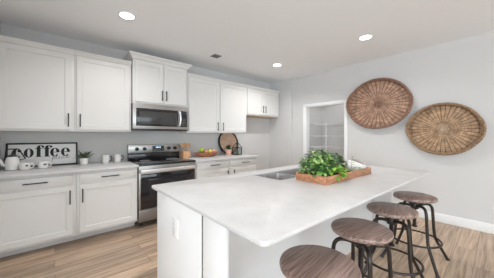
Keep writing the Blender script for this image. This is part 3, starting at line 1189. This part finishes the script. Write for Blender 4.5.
def mug(loc, rot, label, hmat, text, group, r=.045, h=.092):
    t = thing('mug', label, 'mug', loc, (0, 0, rot), group)
    obj('cup', G().lathe([(0, 0), (r * .80, 0), (r * .90, .004), (r, h * .25), (r, h - .002), (r - .002, h), (r - .004, h - .002), (r - .004, h * .25), (r * .8, .008), (0, .007)], (0, 0, 0), 32, caps=False), M['white_c'], t)
    obj('handle', G().tube(smooth_path([(r - .002, 0, h * .80), (r + .022, 0, h * .80), (r + .030, 0, h * .52), (r + .018, 0, h * .26), (r - .003, 0, h * .24)], 5), .006, 8), hmat, t)
    if text:
        # small dark handwriting wrapped on the cup, facing the room
        for q in text:
            g = G()
            pts = []
            for u, v in q:
                th = -PI / 2 - rot + .55 + u
                pts.append(((r + .0006) * math.cos(th), (r + .0006) * math.sin(th), v))
            g.tube([tuple(p) for p in smooth_path(pts, 4)], .0015, 5)
            obj('letter', g, M['ink'], t)
    return t


def scrawl(u0, n):
    out = []
    for i in range(n):
        a = u0 + i * .22
        out.append([(a, .042), (a + .03, .062), (a + .08, .044), (a + .12, .062), (a + .17, .042)])
    return out


gm = 'white mugs with small lettering by the teapot'
mug((-.273, 3.800, Z), -.2, 'white mug with short dark lettering, right beside the teapot', M['white_c'], scrawl(-.35, 2), gm, .050, .086)
mug((-.112, 3.825, Z), -.1, 'white mug with dark lettering, right of the mug beside the teapot', M['white_c'], scrawl(-.45, 3), gm, .050, .086)
gm = 'plain white mugs beside the range'
mug((.592, 3.975, Z), -.35, 'plain white mug with dark handle, left one of the pair beside the range', M['greyh'], None, gm, .049, .118)
mug((.752, 3.985, Z), -.35, 'plain white mug with dark handle, right one of the pair beside the range', M['greyh'], None, gm, .049, .118)


def leaf_mesh(g, base, direction, length, width, curl=.25, fold=.15, n=5):
    d = Vector(direction).normalized()
    side = d.cross(Vector((0, 0, 1)))
    if side.length < .05:
        side = Vector((1, 0, 0))
    side.normalize()
    up = side.cross(d).normalized()
    b = Vector(base)
    A, Cn, B = [], [], []
    for i in range(n + 1):
        s = i / n
        w = width * (math.sin(PI * min(1, s ** .72 * .98 + .02)) ** .8) * .5 if 0 < s < 1 else .0006
        c = b + d * (length * s) - up * (curl * length * s * s)
        A.append(c + side * w + up * fold * w)
        B.append(c - side * w + up * fold * w)
        Cn.append(c)
    va, vc, vb = ([g.bm.verts.new(p) for p in q] for q in (A, Cn, B))
    for i in range(n):
        g.bm.faces.new((va[i], va[i + 1], vc[i + 1], vc[i]))
        g.bm.faces.new((vc[i], vc[i + 1], vb[i + 1], vb[i]))


t = thing('potted_succulent', 'small spiky green plant in a white pot right of the coffee sign', 'plant', (.318, 3.930, Z))
obj('pot', G().lathe([(0, 0), (.040, 0), (.046, .004), (.050, .092), (.048, .094), (.045, .090), (.043, .078), (0, .078)], (0, 0, 0), 28, caps=False), M['white_c'], t)
obj('soil', G().lathe([(0, .080), (.0445, .079), (.0445, .076), (0, .076)], (0, 0, 0), 24, caps=False), M['soil'], t)
g = G()
for i in range(34):
    a = i * 2.399
    el = .35 + 1.05 * R.random()
    le = R.uniform(.09, .165)
    leaf_mesh(g, (.012 * math.cos(a), .012 * math.sin(a), .078), (math.cos(a) * math.cos(el), math.sin(a) * math.cos(el) * .8, math.sin(el)), le, .026, .18, .5)
obj('leaves', g, M['leaf_succ'], t)

# ------------------------------------------------------------------ things on the right countertop
t = thing('utensil_holder', 'square wooden utensil holder on the counter right of the range', 'holder', (1.882, 3.945, Z))
w = .068
g = G()
g.box(-w, w, -w, w, 0, .008).box(-w, w, -w, -w + .009, .008, .122, .0015).box(-w, w, w - .009, w, .008, .122, .0015).box(-w, -w + .009, -w + .009, w - .009, .008, .122, .0015).box(w - .009, w, -w + .009, w - .009, .008, .122, .0015)
obj('box', g, M['crockwood'], t)
ut = [(-.050, -.03, -.24, .05, 'spoon'), (.030, -.055, .10, -.10, 'spatula'), (.060, .02, .27, .02, 'spoon'), (-.035, .055, -.10, -.10, 'fork'), (.010, .0, -.02, .0, 'spoon')]
labs = ['wooden spoon leaning leftmost in the utensil holder', 'wooden spatula standing at the front of the utensil holder', 'wooden spoon leaning rightmost in the utensil holder', 'wooden slotted turner at the back of the utensil holder', 'wooden spoon upright in the middle of the utensil holder']
for (x, y, ax, ay, kind), lab in zip(ut, labs):
    nm = {'spoon': 'wooden_spoon', 'spatula': 'wooden_spatula', 'fork': 'wooden_turner'}[kind]
    g = G()
    g.tube([(0, 0, 0), (0, 0, .19)], [.0075, .0085], 8)
    if kind == 'spoon':
        g.sphere((0, 0, .226), .032, .012, .046)
    elif kind == 'spatula':
        g.prism([(-.010, .18), (.010, .18), (.027, .205), (.030, .265), (-.030, .265), (-.027, .205)], 'y', -.005, .005)
    else:
        for q in (-.020, 0, .020):
            g.box(q - .0065, q + .0065, -.004, .004, .205, .268, .002)
        g.prism([(-.010, .175), (.010, .175), (.0265, .207), (-.0265, .207)], 'y', -.004, .004)
    o = obj(nm, g, M['spoonwood'])
    o.location = (1.882 + x * .35 - ax * .03, 3.945 + y * .6, Z + .010)
    o.rotation_euler = (-ay, ax, 0)
    tag(o, lab, 'utensil', 'wooden utensils in the holder')

bx, by = 2.292, 3.860
t = thing('fruit_bowl', 'long oval reddish wooden bowl of fruit on the right counter', 'bowl', (bx, by, Z))
prof = [(0, 0), (.15, 0), (.19, .012), (.245, .055), (.275, .080), (.281, .082), (.280, .076), (.240, .046), (.185, .020), (0, .014)]
obj('bowl', G().lathe(prof, (0, 0, 0), 44, sx=1.0, sy=.46, caps=False), M['bowlwood'], t)
fr = [(-.120, -.015, 'green_apple', 'apple_g', .050, 'green apple in the fruit bowl, taller one at left'), (-.030, -.030, 'peach', 'apple_r', .041, 'blushed peach in the fruit bowl, between green and yellow fruit'),
      (.062, -.028, 'yellow_apple', 'apple_y', .046, 'yellow apple in the fruit bowl, centre right'), (.158, -.005, 'pink_apple', 'apple_p', .046, 'pink apple at the right end of the fruit bowl'),
      (-.050, .058, 'green_apple', 'apple_g', .044, 'green apple at the back of the fruit bowl')]
for x, y, nm, mt, r, lab in fr:
    z0 = Z + .032 + (.052 if nm == 'green_apple' and y < 0 else .040 if y > 0.02 else .026)
    ft = thing(nm, lab, 'fruit', (bx + x, by + y, z0), (R.uniform(-.2, .2), R.uniform(-.2, .2), R.uniform(0, 6)), 'fruit in the wooden bowl')
    p = []
    for i in range(15):
        a = -PI / 2 + PI * i / 14
        rr = math.cos(a)
        p.append((r * rr * (1.0 + .05 * math.sin(a)), r + r * .93 * math.sin(a) - (.16 * r * math.exp(-(rr / .32) ** 2) if a > 0 else 0)))
    obj('flesh', G().lathe(p, (0, 0, 0), 22, caps=False), M[mt], ft)
    obj('stem', G().tube([(0, 0, 1.72 * r), (.003, .001, 1.95 * r), (.008, .002, 2.15 * r)], .0022, 6), M['stem'], ft)

# round tray leaning on the wall
rt = .268
lean2 = math.radians(12)
t = thing('round_tray', 'round wooden tray with black rim leaning on the back wall', 'tray', (2.965, 3.975, Z + .004), (-lean2, 0, 0))
g = G()
pts = [(rt * .97 * math.cos(q), rt + rt * .97 * math.sin(q)) for q in [2 * PI * i / 64 for i in range(64)]]
g.prism(pts, 'y', .006, .022)
obj('face', g, M['boardwood'], t)
g = G()
n = 72
rings = []
for i in range(n):
    q = 2 * PI * i / n
    c, s = math.cos(q), math.sin(q)
    rings.append([(r * c, y, rt + r * s) for r, y in ((rt - .026, -.012), (rt, -.012), (rt, .026), (rt - .026, .026))])
rings.append(rings[0])
g.loft(rings, True, False)
obj('rim', g, M['black'], t)

t = thing('potted_plant', 'small dark leafed plant in a pink clay pot before the round tray', 'plant', (2.790, 3.800, Z))
obj('pot', G().lathe([(0, 0), (.045, 0), (.050, .004), (.064, .105), (.068, .107), (.068, .125), (.060, .125), (.057, .112), (0, .112)], (0, 0, 0), 28, caps=False), M['terra'], t)
obj('soil', G().lathe([(0, .116), (.057, .114), (.056, .110), (0, .110)], (0, 0, 0), 24, caps=False), M['soil'], t)
g = G()
for i in range(70):
    a = i * 2.399
    el = R.uniform(.1, 1.4)
    p = (R.uniform(-.035, .035), R.uniform(-.035, .035), .115 + R.uniform(0, .07))
    leaf_mesh(g, p, (math.cos(a) * math.cos(el), math.sin(a) * math.cos(el), math.sin(el)), R.uniform(.035, .065), .030, .3, .2, 4)
obj('foliage', g, M['leaf_pot'], t)

t = thing('lantern', 'black framed glass lantern holding greenery at the counter end', 'lantern', (2.995, 3.760, Z), (0, 0, .25))
lw, lh = .070, .165
obj('base', G().box(-lw - .006, lw + .006, -lw - .006, lw + .006, 0, .014, .002), M['black'], t)
g = G()
for sx_ in (-1, 1):
    for sy_ in (-1, 1):
        g.box(sx_ * lw - .006, sx_ * lw + .006, sy_ * lw - .006, sy_ * lw + .006, .014, lh)
        g.tube([(sx_ * lw, sy_ * lw, lh), (sx_ * .025, sy_ * .025, .245)], .006, 6)
for s_ in (-1, 1):
    g.box(-lw, lw, s_ * lw - .006, s_ * lw + .006, lh - .010, lh)
    g.box(s_ * lw - .006, s_ * lw + .006, -lw, lw, lh - .010, lh)
g.box(-.032, .032, -.032, .032, .240, .252)
obj('frame', g, M['black'], t)
g = G()
for s_ in (-1, 1):
    g.box(-lw + .006, lw - .006, s_ * lw - .001, s_ * lw + .001, .014, lh - .01)
    g.box(s_ * lw - .001, s_ * lw + .001, -lw + .006, lw - .006, .014, lh - .01)
obj('glass_panes', g, M['glass'], t)
obj('ring', G().tube([(.022 * math.cos(q), 0, .272 + .022 * math.sin(q)) for q in [2 * PI * i / 24 for i in range(24)]], .0035, 6, True), M['black'], t)
t2 = thing('lantern_greenery', 'small tuft of green leaves standing inside the black lantern', 'plant', (2.995, 3.760, Z + .0145))
g = G()
for i in range(60):
    a = i * 2.399
    el = R.uniform(.2, 1.4)
    leaf_mesh(g, (R.uniform(-.020, .020), R.uniform(-.020, .020), R.uniform(.0, .06)), (math.cos(a) * math.cos(el), math.sin(a) * math.cos(el), math.sin(el)), R.uniform(.02, .04), .024, .2, .2, 4)
obj('leaves', g, M['leaf_mid'], t2)
obj('moss', G().lathe([(0, 0), (.045, 0), (.042, .015), (.03, .026), (0, .03)], (0, 0, 0), 18, caps=False), M['leaf_dark'], t2)

# ------------------------------------------------------------------ planter tray on the island
tx, ty, tr = 2.155, 1.092, math.radians(-1.5)
t = thing('planter_tray', 'long orange-brown wooden tray full of plants on the island', 'tray', (tx, ty, Z), (0, 0, tr))
hw, hd, th, tk = .452, .158, .068, .014
obj('bottom', G().box(-hw + .001, hw - .001, -hd + .001, hd - .001, 0, .010), M['traywood'], t)
for s_ in (-1, 1):
    obj('long_side', G().box(-hw, hw, s_ * hd - (tk if s_ > 0 else 0), s_ * hd + (tk if s_ < 0 else 0), .0, th, .0015), M['traywood'], t)
    e = obj('short_side', G().box(s_ * hw - (tk if s_ > 0 else 0), s_ * hw + (tk if s_ < 0 else 0), -hd + tk, hd - tk, .0, th, .0015), M['traywood'], t)


def tl(x, y, z=0.0):
    c, s = math.cos(tr), math.sin(tr)
    return (tx + x * c - y * s, ty + x * s + y * c, Z + .010 + z)


def bush(nm, label, x, y, rx, ry, hz, count, size, m, pot_r, pot_h, seed, low=0.0, extra=None):
    rnd = random.Random(seed)
    t = thing(nm, label, 'plant', tl(x, y), (0, 0, tr), 'plants in the wooden tray')
    obj('pot', G().lathe([(0, 0), (pot_r * .8, 0), (pot_r * .84, .003), (pot_r, pot_h), (pot_r - .004, pot_h), (pot_r - .008, pot_h - .012), (0, pot_h - .012)], (0, 0, 0), 24, caps=False), M['bplastic'], t)
    g, gs_ = G(), G()
    for i in range(count):
        a = rnd.uniform(0, 2 * PI)
        el = math.asin(rnd.uniform(low, 1))
        q = rnd.uniform(.45, 1) ** .5
        p = Vector((rx * q * math.cos(a) * math.cos(el), ry * q * math.sin(a) * math.cos(el), pot_h * .8 + hz * q * math.sin(el)))
        d = Vector((math.cos(a), math.sin(a), rnd.uniform(-.35, .55)))
        leaf_mesh(g, p, d, size * rnd.uniform(.75, 1.25), size * rnd.uniform(.65, .95), rnd.uniform(.1, .5), rnd.uniform(.05, .4), 5)
        if i % 5 == 0:
            gs_.tube([(p.x * .1, p.y * .1, pot_h - .014), (p.x * .55, p.y * .55, pot_h * .8 + (p.z - pot_h * .8) * .75), tuple(p)], .0018, 5)
    if extra:
        for path, n_l, sz in extra:
            pp = smooth_path(path, 4)
            gs_.tube([tuple(v) for v in pp], .0018, 5)
            for i in range(n_l):
                v = pp[int((len(pp) - 1) * (i + 1) / n_l)]
                a = rnd.uniform(0, 2 * PI)
                leaf_mesh(g, v, (math.cos(a), math.sin(a), rnd.uniform(-.2, .5)), sz, sz * .75, .3, .2, 5)
    obj('foliage', g, m, t)
    obj('stems', gs_, M['leaf_dark'], t)
    return t


bush('potted_ivy', 'bushy mid-green plant at the left end of the wooden tray', -.262, .035, .200, .150, .215, 430, .046, M['leaf_mid'], .075, .075, 11)
bush('potted_pothos', 'dark green leafy plant in the middle of the wooden tray', -.030, .050, .21, .125, .175, 340, .044, M['leaf_dark'], .075, .075, 12,
     extra=[([(.08, .0, .09), (.20, .0, .13), (.24, -.02, .150)], 5, .040)])
bush('trailing_plant', 'bright lime green trailing plant at the front of the wooden tray', -.210, -.092, .140, .070, .085, 90, .052, M['leaf_lime'], .045, .06, 13, -.15)
o = bush('trailing_vine', 'thin green sprig trailing over the front edge of the wooden tray', .085, -.100, .04, .04, .04, 10, .032, M['leaf_mid'], .035, .04, 14,
         extra=[([(.0, .0, .04), (.06, -.03, .085), (.10, -.065, .072), (.115, -.078, .03)], 8, .042), ([(.0, .0, .04), (.04, .0, .11), (.07, .01, .185)], 7, .034)])

# folded cloths at the right end of the tray
g = G()
nx, ny = 14, 10
rows = []
for i in range(nx + 1):
    u = i / nx
    row = []
    for j in range(ny + 1):
        v = j / ny
        x = -.064 + .128 * u
        y = -.075 + .15 * v
        z = .066 + .062 * math.sin(PI * min(1, u * 1.1)) * (.55 + .45 * v) + .007 * math.sin(9 * u + 4 * v)
        row.append((x, y, z))
    rows.append(row)
top = [[g.bm.verts.new(p) for p in r] for r in rows]
bot = [[g.bm.verts.new((p[0] * .96, p[1] * .96, max(.001, p[2] - .055))) for p in r] for r in rows]
for i in range(nx):
    for j in range(ny):
        g.bm.faces.new((top[i][j], top[i + 1][j], top[i + 1][j + 1], top[i][j + 1]))
        g.bm.faces.new((bot[i][j + 1], bot[i + 1][j + 1], bot[i + 1][j], bot[i][j]))
for i in range(nx):
    g.bm.faces.new((top[i][0], bot[i][0], bot[i + 1][0], top[i + 1][0]))
    g.bm.faces.new((top[i][ny], top[i + 1][ny], bot[i + 1][ny], bot[i][ny]))
for j in range(ny):
    g.bm.faces.new((top[0][j], top[0][j + 1], bot[0][j + 1], bot[0][j]))
    g.bm.faces.new((top[nx][j], bot[nx][j], bot[nx][j + 1], top[nx][j + 1]))
o = obj('folded_napkin', g, M['linen'])
o.location, o.rotation_euler = tl(.322, -.055), (0, 0, tr)
tag(o, 'white folded napkin lying at the right end of the wooden tray', 'napkin')
g = G()
pts = [(.030 * math.sin(3 * q) * .1, -.11 + .22 * i / 20, .070 + .065 * math.sin(PI * i / 20)) for i, q in enumerate([k / 20 * PI for k in range(21)])]
g.tube(pts, [.016 + .010 * math.sin(PI * (i + .6) / 21.2) for i in range(21)], 12)
o = obj('rolled_cloth', g, M['taupe'])
o.location, o.rotation_euler = tl(.412, .0, -.025), (0, 0, tr)
tag(o, 'rolled taupe cloth behind the white napkin at the tray end', 'cloth')
